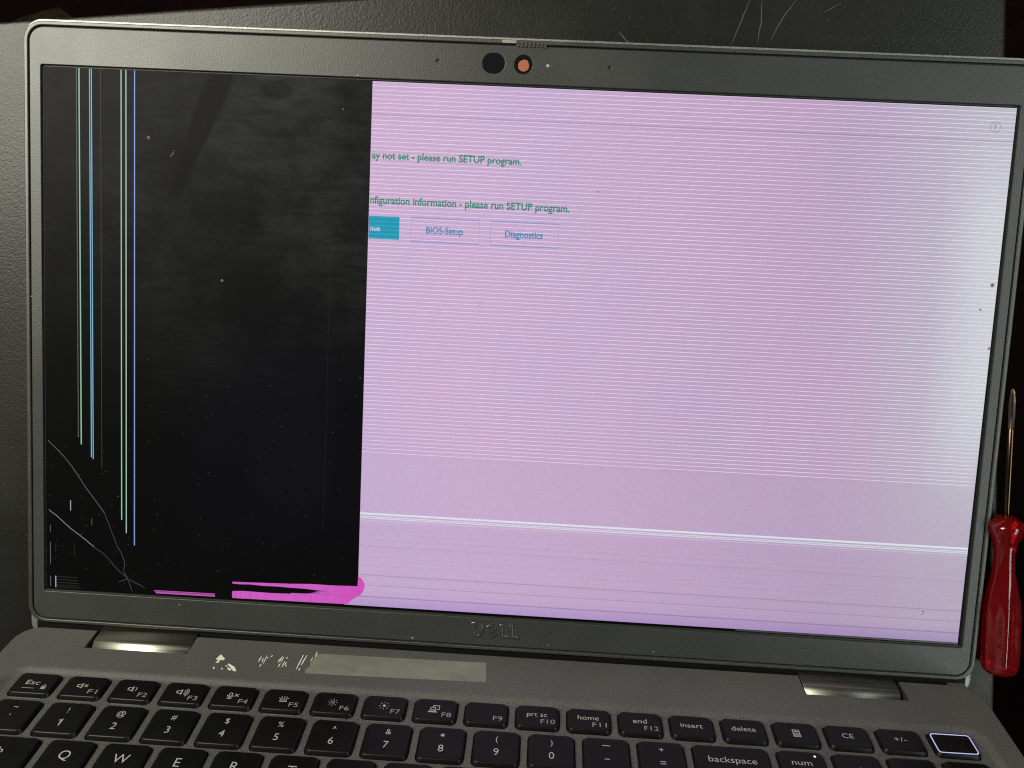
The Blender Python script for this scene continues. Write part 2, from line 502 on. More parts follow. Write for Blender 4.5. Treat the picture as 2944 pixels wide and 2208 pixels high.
# shutter slider set into the top rim
sl = [box(-2.6, 8.2, 207.75, 209.75, -1.2, 0.05)]
for i in range(8):
    x = -2.1 + i * 1.36
    sl.append(box(x, x + 0.62, 207.8, 209.9, 0.05, 0.42))
link('camera_slider', pydata('camera_slider', *join(sl)), M['rim'], laptop, LID, False, 'small ribbed camera shutter slider in the top rim')
link('slider_slot', pydata('slider_slot', *box(-7.6, -2.65, 209.0, 210.0, -0.9, 0.27)), M['shell'], laptop, LID)

# maker's letters in the lower bezel
def letters():
    D = [[(-8.75, -1.75), (-6.3, -1.75)] + [(-6.3 + 2.05 * math.cos(a), -4.68 + 2.93 * math.sin(a)) for a in [math.radians(90 - 18 * i) for i in range(1, 10)]] + [(-6.3, -7.6), (-8.6, -7.6)],
         [(-7.5, -2.8), (-6.4, -2.8)] + [(-6.4 + 0.98 * math.cos(a), -4.68 + 1.88 * math.sin(a)) for a in [math.radians(90 - 18 * i) for i in range(1, 10)]] + [(-6.4, -6.55), (-7.4, -6.55)]]
    o = Vector((-4.07, -3.91)); u = Vector((3.0, 2.46)); w = Vector((3.05, -3.94))
    def q(a, b): p = o + u * a + w * b; return (p.x, p.y)
    E = [[q(0, 0), q(1, 0), q(1, .2), q(.24, .2), q(.24, .4), q(1, .4), q(1, .6), q(.24, .6), q(.24, .8), q(1, .8), q(1, 1), q(0, 1)]]
    L1 = [[(1.95, -1.85), (3.15, -1.85), (3.2, -6.3), (5.25, -6.3), (5.25, -7.35), (2.05, -7.35)]]
    L2 = [[(5.65, -1.85), (6.85, -1.85), (6.9, -6.3), (9.25, -6.3), (9.25, -7.35), (5.75, -7.35)]]
    return D, E, L1, L2
for lp in letters():
    link('logo_letter', curve_mesh('logo_letter', lp, 0.0, 0.4, 0.12, 2), M['logo'], bezel)
for (x, y) in ((-58.3, 195.9), (-30.9, -9.4), (-120.5, -2.2), (60, -8.9), (-177.0, 112), (20.5, -9.0)):
    link('paint_fleck', curve_mesh('paint_fleck', [disc(x, y, rnd.uniform(.22, .5), 7, rnd.uniform(.15, .3))], -0.02, 0.05), M['fleck'], bezel)

# screen: dead panel, lit part and what it shows
PZ = -1.0
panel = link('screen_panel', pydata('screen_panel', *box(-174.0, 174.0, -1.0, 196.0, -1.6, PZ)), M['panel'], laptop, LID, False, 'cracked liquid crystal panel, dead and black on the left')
BL = -52.75
lit = link('lit_area', pydata('lit_area', *poly([(BL - .35, 194.35), (BL + .28, 8.6), (-57.5, 8.3), (-57.5, 1.55), (171.75, 1.55), (172.25, 194.35)][::1], PZ + .02)), M['lit'], panel, None, False, 'lilac lit part of the screen with fine white scan lines')
link('panel_edge', pydata('panel_edge', *join([box(90, 171.8, 0.85, 1.4, PZ, PZ + .03)])), plain('panel_edge', (0.03, 0.03, 0.033), 0.5), panel)

def screen_mesh(name, vf, mat, label=None):
    return link(name, pydata(name, *vf), M[mat], panel, None, False, label)

VL = [(-160.57, -160.11, 60.1, .30, 'line_grey'), (-159.59, -159.01, 57.4, .46, 'line_green'), (-155.72, -155.12, 52.7, .36, 'line_cyan'), (-155.05, -154.42, 52.0, .36, 'line_cyan'),
      (-151.65, -151.12, 48.5, .20, 'line_faint'), (-144.17, -143.46, 29.3, .38, 'line_pale'), (-142.39, -141.66, 24.2, .38, 'line_pale'), (-139.23, -138.51, 19.6, .42, 'line_blue')]
for xt, xb, yb, w, mt in VL:
    screen_mesh('fault_line', stroke([(xt, 194.6), (xb, yb)], w, PZ + .03), mt)
screen_mesh('fault_line', stroke([(-66.6, 194), (-66.3, 30)], .09, PZ + .03), 'haze_line')
C1 = [(-171.75, 58.18), (-167.62, 54.37), (-163.88, 50.26), (-161.12, 46.67), (-157.18, 40.76), (-153.22, 35.64), (-150.24, 31.64), (-148.45, 27.36), (-145.26, 19.34), (-143.46, 16.04), (-142.25, 13.09), (-142.6, 9.4), (-141.11, 6.3)]
C2 = [(-171.59, 31.56), (-167.94, 28.79), (-163.37, 24.86), (-158.4, 21.27), (-154.22, 18.19), (-150.03, 15.23), (-145.64, 10.46), (-141.11, 6.3)]
def craze(pts, amp):
    out = [pts[0]]
    for p, q in zip(pts[:-1], pts[1:]):
        for i in range(1, 4):
            m_ = lineat(p, q, i / 4)
            out.append((m_[0] + rnd.uniform(-amp, amp), m_[1] + rnd.uniform(-amp, amp)))
        out.append(q)
    return out
C1, C2 = craze(C1, .09), craze(C2, .09)
for p, dx, dy in ((C1[30], 3.0, -3.6), (C1[34], -3.4, -2.2), (C2[14], 2.2, -2.9), (C2[22], -2.6, -2.8), ((-141.1, 6.3), 3.4, 3.1), ((-141.1, 6.3), -3.0, -3.4), ((-141.1, 6.3), 5.6, -1.2)):
    screen_mesh('crack', stroke(craze([p, (p[0] + dx * .5 + .3, p[1] + dy * .5), (p[0] + dx, p[1] + dy)], .1), .09, PZ + .028, taper=True), 'haze_line')
screen_mesh('crack', stroke(C1[:25], .24, PZ + .03), 'crack', 'long crack running down from the left edge')
screen_mesh('crack', stroke(C1[24:], .13, PZ + .03), 'crack')
screen_mesh('crack', stroke(C2[:17], .22, PZ + .03), 'crack_lit', 'lower crack with a pale blue sheen')
screen_mesh('crack', stroke(C2[16:], .12, PZ + .03), 'crack')
for e in ((-144.62, 4.87), (-139.22, 1.56), (-134.43, 3.28)):
    screen_mesh('crack', stroke([(-141.11, 6.3), lineat((-141.11, 6.3), e, .5), e], .15, PZ + .03, taper=True), 'crack')
for x, y0, y1, w, mt in ((-163.2, 31.7, 35.6, .36, 'line_white'), (-171.08, 23, 25.6, .26, 'crack'), (-171.1, 10.5, 19, .28, 'crack'), (-161.7, 13.9, 19.1, .24, 'haze_line'), (-171.08, 1.6, 5.6, .3, 'crack'), (-169.1, 1.3, 5.8, .42, 'line_white'),
                          (-169.0, 12.3, 14, .25, 'haze_line'), (-169.0, 15.2, 18.5, .25, 'haze_line'), (-155, 26.6, 29.1, .22, 'crack')):
    screen_mesh('fault_dash', stroke([(x, y1), (x, y0)], w, PZ + .03), mt)
for i, (y, x1) in enumerate(((5.5, -160.6), (4.3, -160.4), (3.2, -160.2), (2.2, -160.0), (1.4, -159.2))):
    screen_mesh('fault_dash', stroke([(-168.6, y), (x1, y + .1)], .34, PZ + .03), 'haze_line')

# magenta bleed along the bottom
UP = [(-100.55, 7.75), (-94, 7.9), (-85.65, 8.13), (-78, 8.35), (-70.48, 8.75), (-62, 8.7), (BL + .1, 9.0), (-52.55, 12.7), (-51.6, 12.4), (-50.75, 11.6), (-50.05, 10.2), (-49.9, 9.0), (-50.1, 7.9), (-50.65, 6.7), (-51.7, 5.6), (-53.5, 4.35), (-55.0, 3.2), (-56.3, 1.75), (-70, 1.6), (-85, 1.5), (-100.3, 1.36),
      (-100.62, 1.8), (-100.62, 3.7), (-100.3, 4.15), (-96.2, 4.4), (-91, 4.3), (-85.6, 4.25), (-78.2, 4.42), (-77.9, 4.75), (-72, 4.85), (-70.4, 5.2), (-66.5, 5.3), (-70.0, 5.55), (-66.0, 5.75), (-69, 5.95), (-63.6, 6.3), (-68.5, 6.45), (-72.9, 6.75), (-78, 6.8), (-83.5, 6.95), (-88, 6.85), (-94.1, 7.1), (-97, 6.95), (-100.5, 7.0)]
link('colour_bleed', curve_mesh('colour_bleed', [UP], PZ + .04, PZ + .045), M['pink'], panel, None, False, 'bright magenta bleed at the corner between black and lilac')
for i, (y, mt) in enumerate(((2.4, 'pink'), (2.05, 'pink_dark'), (1.75, 'pink'), (1.45, 'pink'))):
    screen_mesh('colour_bleed', stroke([(-130.8 + .25 * i, y), (-107.2, y + .12)], .24, PZ + .03), mt)

screen_mesh('fault_line', stroke([(-77, 4.75), (-66, 5.0), (-50.6, 5.15)], .13, PZ + .06), 'pink_dark')
# texts and buttons on the lit part
def screen_text(txt, cap, x, y, width, mat, align='LEFT'):
    return link('screen_text', text_mesh(txt, cap, x, y, PZ + .05, align, width, 0.024), M[mat], panel)
screen_text('ay not set - please run SETUP program.', 2.6, -52.5, 168.75, 53.8, 'txt_green')
screen_text('nfiguration information - please run SETUP program.', 2.6, -52.6, 152.95, 71.9, 'txt_green')
screen_mesh('screen_button', poly([(BL - .1, 147.15), (-41.7, 147.2), (-41.6, 139.1), (BL - .05, 139.1)], PZ + .04), 'teal', 'teal continue button, half cut off by the black area')
screen_text('nue', 2.0, -52.3, 142.9, 3.7, 'txt_pale')
for x0, x1 in ((-37.4, -12.7), (-8.65, 15.93)):
    screen_mesh('screen_button', stroke([(x0, 138.8), (x1, 138.8), (x1, 147.25), (x0, 147.25)], .26, PZ + .04, closed=True), 'boxline')
screen_text('BIOS-Setup', 2.4, -31.95, 143.05, 13.45, 'txt_blue')
screen_text('Diagnostics', 2.4, -3.35, 143.05, 13.65, 'txt_blue')
screen_mesh('help_icon', stroke(disc(165.6, 187.7, 1.75, 24), .2, PZ + .04, closed=True), 'helpline', 'faint round question mark icon')
link('help_icon', text_mesh('?', 2.0, 165.6, 187.7, PZ + .05, bold=.02), M['helpline'], panel)

# dust on the glass
V, F = [], []
def speck(x, y, r, z):
    global V, F
    n = 6; o = len(V); a0 = rnd.uniform(0, 6)
    V += [(x + r * math.cos(a0 + i * 1.047) * rnd.uniform(.6, 1.2), y + r * math.sin(a0 + i * 1.047) * rnd.uniform(.6, 1.2), z) for i in range(n)]
    F.append(tuple(range(o, o + n)))
for i in range(220):
    speck(rnd.uniform(-172, -54), rnd.uniform(9, 194) if rnd.random() < .35 else rnd.uniform(9, 75), rnd.uniform(.05, .17), PZ + .06)
for (x, y, r) in ((-134.0, 171.2, .8), (-125, 166, .4), (-125.6, 165.2, .35), (-124.7, 167, .3), (-63.4, 184.2, .45), (-106.3, 121.3, .6), (-54.2, 88.2, .3), (-144.9, 38.2, .25)):
    speck(x, y, r, PZ + .06)
dust = link('dust', pydata('dust', V, F), plain('dust_specks', (0.065, 0.065, 0.062), 0.9), panel)
dust['kind'] = 'stuff'
V, F = [], []
for i in range(70):
    speck(rnd.uniform(-50, 171), rnd.uniform(3, 192), rnd.uniform(.05, .2), PZ + .06)
for (x, y, r) in ((170.4, 133.1, .8), (167.1, 124.3, .45), (171.6, 110.7, .5), (29.1, 159.3, .35), (158.0, 12.6, .4), (157.6, 11.5, .3)):
    speck(x, y, r, PZ + .06)
dust = link('dust', pydata('dust', V, F), plain('dark_dust_specks', (0.12, 0.11, 0.13), 0.9), panel)
dust['kind'] = 'stuff'

# base: chassis with hinge cut-outs and keyboard opening (local x, -s, h)
def D(x, s):
    return (x, -s)
HL = (-151.2, -112.9); HR = (113.9, 150.6)
BX0, BX1 = -179.9, 179.1
r = 8.0
chassis_loop = []
def arc(cx, s, a0, a1, rr, n=8):
    for i in range(n + 1):
        a = math.radians(a0 + (a1 - a0) * i / n)
        chassis_loop.append((cx + rr * math.cos(a), -s + rr * math.sin(a)))
arc(BX1 - r, -1.1 + r, 0, 90, r)
for x0, x1 in (HR, HL):
    chassis_loop += [D(x1, -1.1), D(x1, 8.4), D(x0, 8.4), D(x0, -1.1)]
arc(BX0 + r, -1.1 + r, 90, 180, r)
arc(BX0 + r, 224 - r, 180, 270, r); arc(BX1 - r, 224 - r, 270, 360, r)
KX0, KX1, KS0, KS1 = -171.6, 171.2, 19.5, 118.0
well = rrect(KX0, KX1, -KS1, -KS0, 6.0, 6)
chassis = link('base_chassis', curve_mesh('base_chassis', [chassis_loop, well], -18.5, 0.0, 0.45, 2), M['deck'], laptop, BASE, False, 'warm grey keyboard deck and base of the laptop')

# sloping edge of the keyboard well
WH = -1.25
wv, n, steps = [], 0, 9
for k in range(steps + 1):
    q = k / steps
    off = -0.75 + 4.1 * q
    h = 0.012 + (WH - 0.012) * (0.5 - 0.5 * math.cos(math.pi * min(1, max(0, (q - .1) / .9)))) - (0.1 if k == steps else 0)
    lp = rrect(KX0 + off, KX1 - off, -KS1 + off, -KS0 - off, 6.6 - off * .55, 6)
    n = len(lp); wv += [(x, y, h) for x, y in lp]
wf = [(k * n + i, k * n + (i + 1) % n, (k + 1) * n + (i + 1) % n, (k + 1) * n + i) for k in range(steps) for i in range(n)]
link('well_edge', pydata('well_edge', wv, wf), M['deck'], laptop, BASE, True)

# keys -------------------------------------------------------------
FROW = (22.9, 32.2); NROW = (35.3, 48.4); QROW = (50.8, 63.9)
keys = []                                   # (centre x, width of body, row, kind, legends)
FX = lambda k: -158.3 + 17.56 * k
NX = lambda i: -157.9 + 18.0 * i
f_leg = ['Esc', 'F1', 'F2', 'F3', 'F4', 'F5', 'F6', 'F7', 'F8', 'F9', 'F10', 'F11', 'F12', 'insert', 'delete', 'calc', 'CE', '+/-', 'power']
f_width = {10: 7.0, 11: 7.2, 12: 4.7, 13: 7.5, 14: 8.1, 16: 3.9, 17: 4.2}
f_word = {10: 'prt sc', 11: 'home', 12: 'end', 13: 'insert', 14: 'delete', 16: 'CE', 17: '+/-'}
for k in range(19):
    keys.append((FX(k), 15.0, FROW, 'f', k))
n_leg = [('~', '`'), ('!', '1'), ('@', '2'), ('#', '3'), ('$', '4'), ('%', '5'), ('^', '6'), ('&', '7'), ('*', '8'), ('(', '9'), (')', '0'), ('_', '-'), ('+', '=')]
for i in range(13):
    keys.append((NX(i), 15.4, NROW, 'n', i))
keys.append((80.9, 25.0, NROW, 'word', 'backspace'))
for i, t_ in enumerate(('num', '/', '*', '-')):
    keys.append((103.8 + 18 * i, 15.4, NROW, 'word', t_))
keys.append((-153.5, 24.2, QROW, 'word', 'tab'))
for i, t_ in enumerate('QWERTYUIOP[]'):
    keys.append((-131.0 + 18 * i, 15.4, QROW, 'letter', t_))

hole_loops = []
for cx, w, row, kd, lg in keys:
    hole_loops.append(rrect(cx - w / 2 - .14, cx + w / 2 + .14, -(row[1] + .82), -(row[0] - .5), 1.9, 4))
lat_out = rrect(KX0 + 2.6, KX1 - 2.6, -KS1 + 2.6, -KS0 - 2.6, 4.6, 6)
link('keyboard_frame', curve_mesh('keyboard_frame', [lat_out] + hole_loops, WH - 1.1, WH, 0.16, 1), M['deck'], laptop, BASE, False, 'warm grey lattice between the keys')
link('keyboard_plate', pydata('keyboard_plate', *box(KX0 + 4, KX1 - 4, -KS1 + 4, -KS0 - 4, WH - 3.0, WH - 1.3)), M['black'], laptop, BASE)

def keycap(w, depth, name):
    """tapered cap with rounded shoulders; local origin at the centre of the top face"""
    hw, hd = w / 2, depth / 2
    prof = [(0.0, -2.6, 0.66, 0.35), (0.0, -1.4, 0.64, 0.32), (0.08, -1.2, 0.58, 0.26), (0.46, -0.34, 0.16, 0.0), (0.52, -0.20, 0.08, -0.05), (0.64, -0.08, -0.04, -0.16), (0.80, -0.015, -0.18, -0.30), (0.95, 0.0, -0.32, -0.42), (1.8, 0.0, -1.1, -1.1)]
    V, F = [], []
    nn_ = None
    for inset, h, front, rear in prof:
        lp = rrect(-hw + inset, hw - inset, -hd - front, hd + rear, 1.9 - .35 * inset, 5)
        nn_ = len(lp)
        V += [(x, y, h) for x, y in lp]
    for k in range(len(prof) - 1):
        for i in range(nn_):
            F.append((k * nn_ + i, k * nn_ + (i + 1) % nn_, (k + 1) * nn_ + (i + 1) % nn_, (k + 1) * nn_ + i))
    F.append(tuple(range((len(prof) - 1) * nn_, len(prof) * nn_)))
    me = pydata(name, V, F)
    me.materials.append(M['key'])
    for p in me.polygons:
        p.use_smooth = True
    return me

cache = {}
glint_mesh = curve_mesh('glint_bar', [rrect(-5.3, 5.3, -33.75, -33.3, .2, 2)], WH - .4, WH + .28, .18, 2)  # bar added in front of each F-row key, rounded to catch a highlight
glint_mesh.materials.append(M['deck'])
LZ = 0.035
def child_mesh(name, me, parent, mat):
    return link(name, me, M[mat], parent)

def ico(parts, parent, mat='print', name='icon'):
    return link(name, pydata(name, *join(parts)), M[mat], parent)

def speaker_icon(x, y):
    return [stroke([(x - 1.0, y + .5), (x - .35, y + .5), (x + .55, y + 1.05), (x + .55, y - 1.05), (x - .35, y - .5), (x - 1.0, y - .5)], .26, LZ, closed=True)]
def cross_icon(x, y, s=.55):
    return [stroke([(x - s, y - s), (x + s, y + s)], .26, LZ), stroke([(x - s, y + s), (x + s, y - s)], .26, LZ + .003)]
def wave(x, y, r_, k=5):
    return stroke([(x + r_ * math.cos(a), y + r_ * math.sin(a)) for a in [math.radians(-42 + 84 * i / k) for i in range(k + 1)]], .22, LZ)
def sun_icon(x, y, r_, inner, fill):
    out = []
    for i in range(8):
        a = math.pi / 4 * i
        out.append(stroke([(x + (r_ - .1) * math.cos(a), y + (r_ - .1) * math.sin(a)), (x + (r_ + .5) * math.cos(a), y + (r_ + .45) * math.sin(a))], .15, LZ))
    out.append(poly(disc(x, y, inner, 14), LZ) if fill else stroke(disc(x, y, inner, 14), .16, LZ, closed=True))
    return out

f_desc = {1: 'a muted speaker and F1', 2: 'a quiet speaker and F2', 3: 'a loud speaker and F3', 4: 'a muted microphone and F4', 5: 'a keyboard light and F5', 6: 'a small sun and F6', 7: 'a bright sun and F7',
          8: 'two screens and F8', 9: 'F9', 10: 'prt sc and F10', 11: 'home and F11', 12: 'end and F12', 0: 'Esc and a padlock', 13: 'insert', 14: 'delete', 15: 'a calculator', 16: 'CE', 17: 'plus and minus'}
RING = glow('power_ring_light', lin('#c9ccff'), 0.95)
LED = glow('num_lock_light', lin('#f4f6ff'), 1.0)
for cx, w, row, kd, lg in keys:
    dep = row[1] - row[0]
    ck = (round(w, 2), round(dep, 2))
    if ck not in cache:
        cache[ck] = keycap(w, dep, 'key')
    ss = (row[0] + row[1]) / 2
    tilt = Matrix.Rotation(math.radians(rnd.uniform(-.35, .35)), 4, 'X') @ Matrix.Rotation(math.radians(rnd.uniform(-.4, .4)), 4, 'Y')
    mt = BASE @ Matrix.Translation((cx * S, -ss * S, rnd.uniform(-.05, .05) * S)) @ tilt
    ko = link('power_key' if (kd == 'f' and lg == 18) else 'key', cache[ck], None, laptop, mt)
    if kd == 'f' and lg < 18:
        link('glint_bar', glint_mesh, None, laptop, BASE @ Matrix.Translation((cx * S, 0, 0)))
    if kd == 'f':
        k = lg
        if k < 18:
            ko['label'] = 'black key printed with ' + f_desc[k]
        if 1 <= k <= 12:
            child_mesh('function_legend', text_mesh('F%d' % k, 1.95, 4.0 if k < 10 else 3.5, -2.2, LZ, width=3.2 if k < 10 else 4.8), ko, 'print_dim')
        if k in f_word:
            child_mesh('legend', text_mesh(f_word[k], 2.0, -0.2, 0.35 if k > 12 else 0.75, LZ, width=f_width[k]), ko, 'print')
        if k == 0:
            child_mesh('legend', text_mesh('Esc', 2.05, -0.6, 0.2, LZ, width=4.8), ko, 'print')
            ico([stroke([(4.0 + .55 * math.cos(a), -1.35 + .7 * math.sin(a)) for a in [math.pi * i / 8 for i in range(9)]], .25, LZ), poly([(3.2, -1.4), (4.8, -1.4), (4.8, -2.7), (3.2, -2.7)], LZ)], ko, 'print_dim')
            ico([stroke([(-3.2, -2.55), (1.0, -2.5)], .22, LZ)], ko, 'print_dim', 'underline')
        elif k == 1:
            ico(speaker_icon(-1.4, .1) + cross_icon(.55, .25), ko)
        elif k == 2:
            ico(speaker_icon(-1.0, .1) + [wave(-.4, .1, 1.3)], ko)
        elif k == 3:
            ico(speaker_icon(-1.4, .1) + [wave(-.9, .1, 1.35), wave(-.9, .1, 1.95), wave(-.9, .1, 2.55)], ko)
        elif k == 4:
            ico([stroke(rrect(-1.7, -.7, -.3, 1.3, .48, 4), .26, LZ, closed=True), stroke([(-1.2 + 1.05 * math.cos(a), .25 + 1.05 * math.sin(a)) for a in [math.radians(180 + 180 * i / 8) for i in range(9)]], .24, LZ),
                 stroke([(-1.2, -.8), (-1.2, -1.3)], .26, LZ), stroke([(-2.0, -1.35), (-.4, -1.35)], .26, LZ)] + cross_icon(1.0, .35, .6), ko)
        elif k == 5:
            o = [stroke([(-1.35, -.9), (1.2, -.9), (.8, .1), (-.95, .1)], .26, LZ, closed=True)]
            for a in (30, 60, 90, 120, 150):
                ar = math.radians(a)
                o.append(stroke([(-.05 + 1.35 * math.cos(ar), -.35 + 1.25 * math.sin(ar)), (-.05 + 1.95 * math.cos(ar), -.35 + 1.8 * math.sin(ar))], .24, LZ))
            ico(o, ko)
        elif k == 6:
            ico(sun_icon(-.4, .1, 1.15, .5, False), ko)
        elif k == 7:
            ico(sun_icon(-.2, .1, 1.3, .5, True), ko)
        elif k == 8:
            ico([stroke([(-1.7, -.35), (-1.7, .75), (-.1, .75), (-.1, -.35)], .24, LZ, closed=True), stroke([(-1.9, -.5), (.1, -.5), (.55, -1.25), (-2.35, -1.25)], .24, LZ, closed=True),
                 stroke([(-.9, .9), (-.9, 1.55), (1.3, 1.55), (1.3, -.05), (.2, -.05)], .24, LZ)], ko)
        elif k == 15:
            o = [stroke([(-1.1, -1.5), (1.1, -1.5), (1.1, 1.4), (-1.1, 1.4)], .24, LZ, closed=True), poly([(-.7, .45), (.7, .45), (.7, 1.0), (-.7, 1.0)], LZ)]
            for a in (-.6, 0, .6):
                for b in (-.1, -.6, -1.1):
                    o.append(poly([(a - .2, b - .15), (a + .2, b - .15), (a + .2, b + .15), (a - .2, b + .15)], LZ))
            ico(o, ko)
        elif k == 18:
            ko['label'] = 'blank power key with a glowing bluish white outline'
            ring = link('light_ring', curve_mesh('light_ring', [rrect(-6.75, 6.65, -4.25, 4.0, 1.2, 5), rrect(-6.42, 6.32, -3.92, 3.67, .95, 5)], -.05, .05), RING, ko)
    elif kd == 'n':
        a, b = n_leg[lg]
        ko['label'] = 'black key printed with %s and %s' % (a, b)
        if b == '-':
            ico([stroke([(-.8, -2.1), (.8, -2.1)], .27, LZ)], ko, 'print', 'legend')
            ico([stroke([(-1.3, 3.4), (1.3, 3.4)], .27, LZ)], ko, 'print', 'shift_legend')
        else:
            yy = {'`': -1.2}.get(b, -2.1)
            if b == '1':
                ico([stroke([(-.75, -1.35), (.15, -.72), (.15, -3.5)], .34, LZ)], ko, 'print', 'legend')
            else:
                child_mesh('legend', text_mesh(b, 2.8, 0.0, yy, LZ), ko, 'print')
            sy = {'~': 3.4, '^': 2.9, '*': 2.6}.get(a, 3.2)
            if a == '*':
                ico([stroke([(-.75 * math.cos(q), 3.2 - .75 * math.sin(q)), (.75 * math.cos(q), 3.2 + .75 * math.sin(q))], .24, LZ + .002 * j) for j, q in enumerate((math.radians(30), math.radians(90), math.radians(150)))], ko, 'print', 'shift_legend')
            else:
                child_mesh('shift_legend', text_mesh(a, 2.2, 0.0, sy, LZ), ko, 'print')
    elif kd == 'letter':
        ko['label'] = 'black key printed with the letter ' + lg if lg.isalpha() else 'black bracket key'
        child_mesh('legend', text_mesh(lg, 3.4, 0.0, .8 if lg.isalpha() else 0, LZ), ko, 'print')
    elif kd == 'word':
        ko['label'] = 'black key printed with ' + lg
        if lg == 'num':
            child_mesh('legend', text_mesh('num', 2.2, -.4, 1.9, LZ, width=6.5), ko, 'print')
            child_mesh('legend', text_mesh('lock', 2.2, -.4, -1.6, LZ, width=6.3), ko, 'print')
            link('num_lock_light', pydata('num_lock_light', *poly(disc(4.6, 4.7, .42, 12), LZ)), LED, ko)
        elif lg in ('backspace', 'tab'):
            child_mesh('legend', text_mesh(lg, 2.35, 0.0, 1.0, LZ, width=15.6 if lg == 'backspace' else 5.4), ko, 'print')
        else:
            child_mesh('legend', text_mesh(lg, 2.8, 0.0, 0.0, LZ), ko, 'print')

# hinges: covers rolled over into the deck cut-outs
def hinge(x0, x1, label):
    prof = [(-6.0, -.2), (-4.2, .05), (0.0, .05), (2.6, .05), (3.6, -.02), (4.3, -.18), (4.9, -.48), (5.6, -1.0), (6.4, -1.62), (7.2, -2.26), (7.75, -2.75), (8.0, -3.1), (8.1, -3.6), (8.1, -6.5), (3.0, -9.0), (-6.0, -9.0)]
    n = len(prof)
    m_ = 5
    V, F = [], []
    xs = [x0, x0 + .35, x1 - .35, x1]
    for j, x in enumerate(xs):
        ins = .3 if j in (0, 3) else 0
        for s_, h_ in prof:
            V.append((x, -(s_ - (ins if s_ > 5 else 0)), h_ - ins))
    for j in range(3):
        for i in range(n):
            F.append((j * n + i, j * n + (i + 1) % n, (j + 1) * n + (i + 1) % n, (j + 1) * n + i))
    F.append(tuple(range(n))); F.append(tuple(range(3 * n, 4 * n)))
    me = pydata('hinge', V, F)
    o = link('hinge', me, M['hinge'], laptop, BASE, False, label)
    for p in me.polygons:
        p.use_smooth = len(p.vertices) == 4
    return o
hinge(HL[0] + 1.0, HL[1] - .2, 'brushed metal hinge with a bright rolled edge')
hinge(HR[0] + .2, HR[1] - 1.4, 'dim brushed metal hinge nearest the screwdriver')
# dark channel behind the deck, and the hinge tube ends
link('rear_channel', pydata('rear_channel', *join([box(BX0 + 9, BX1 - 10, 1.2, 6.5, -9, -1.2)])), M['black'], laptop, BASE)
for x0, x1 in (HL, HR):
    link('hinge_recess', pydata('hinge_recess', *box(x0 - .2, x1 + .2, -8.8, -.5, -13, -6.5)), M['black'], laptop, BASE)
link('rear_block', pydata('rear_block', *box(169.5, 175.8, 1.15, 4.2, -8, -.9)), M['deck'], laptop, BASE)

# sticker remains on the deck
ST = [D(-65.1, 4.0), D(-40, 3.75), D(-20, 3.4), D(-2.2, 3.15), D(-1.6, 13.2), D(-20, 13.6), D(-45, 14.1), D(-66.9, 14.5), D(-67.4, 12.4), D(-66.3, 11.0), D(-66.5, 8.6), D(-65.6, 6.4)]
link('sticker', curve_mesh('sticker', [ST], 0.0, 0.09, 0.03), M['sticker'], laptop, BASE, False, 'long worn translucent sticker on the keyboard deck')
sP = lambda a, b: None
FL = [[(-101.2, 10.9), (-100.3, 8.3), (-98.6, 9.9), (-97.9, 10.4), (-98.3, 11.2), (-99.6, 11.3), (-99.4, 12.6), (-100.6, 12.7), (-100.1, 11.3)],
      [(-96.0, 13.1), (-95.6, 12.8), (-92.9, 14.3), (-91.5, 16.4), (-92.7, 16.3)], [(-95.5, 14.6), (-93.6, 15.6), (-93.9, 16.2), (-94.8, 15.9)], [(-96.6, 13.8), (-95.6, 13.9), (-95.9, 14.4)], [(-97.7, 15.2), (-96.6, 15.5), (-97.1, 15.9)],
      [(-100.6, 14.8), (-99.9, 15.2), (-99.8, 16.2), (-100.3, 15.8)]]
for lp in FL:
    link('sticker_flake', curve_mesh('sticker_flake', [[D(x, s_ - .6) for x, s_ in lp]], 0.0, 0.08), M['residue'], laptop, BASE)
PXF = [((968, 305), (988, 225)), ((1010, 380), (1020, 340)), ((1050, 340), (1075, 215)), ((1025, 310), (1025, 250)), ((1085, 255), (1105, 240)), ((1145, 238), (1165, 208)),
       ((1290, 320), (1310, 255)), ((1315, 300), (1335, 225)), ((1340, 320), (1355, 235)), ((1310, 388), (1330, 335)), ((1370, 395), (1395, 305)), ((1405, 360), (1425, 315)), ((1425, 380), (1432, 358)), ((1408, 262), (1414, 240)),
       ((1610, 425), (1675, 210)), ((1675, 365), (1735, 210)), ((1655, 445), (1665, 405)), ((1815, 310), (1838, 245)), ((1875, 260), (1888, 160))]
def zoom_to_deck(u, v):
    # two measured anchors of the sticker strip: linear within this small patch
    x = -66.9 + (u - 1770) * 0.02206 + (v - 470) * 0.0045
    s_ = 14.0 + (v - 470) * 0.0345 - (u - 1770) * 0.0024
    return D(x, s_)
for a, b in PXF:
    v, f = stroke([zoom_to_deck(*a), zoom_to_deck((a[0] + b[0]) / 2 + rnd.uniform(-3, 3), (a[1] + b[1]) / 2), zoom_to_deck(*b)], rnd.uniform(.32, .48), 0.05, taper=True)
    link('sticker_flake', pydata('sticker_flake', v, f), M['residue'], laptop, BASE)

# ------------------------------------------------------------------ screwdriver lying along the table edge
p_butt = Vector((186.75, -8.2)); p_tip = Vector((180.5, 96.9))
ax = (p_tip - p_butt); LEN = ax.length
screwdriver = empty('screwdriver', 'small screwdriver with clear red handle lying beside the laptop lid', 'screwdriver', (p_butt.x * S, p_butt.y * S, 0))
SD = Matrix.Translation((0, 0, 6.75 * S)) @ Matrix.Rotation(math.atan2(ax.y, ax.x), 4, 'Z') @ Matrix.Rotation(math.radians(90), 4, 'Y') @ Matrix.Rotation(math.radians(17), 4, 'Z')
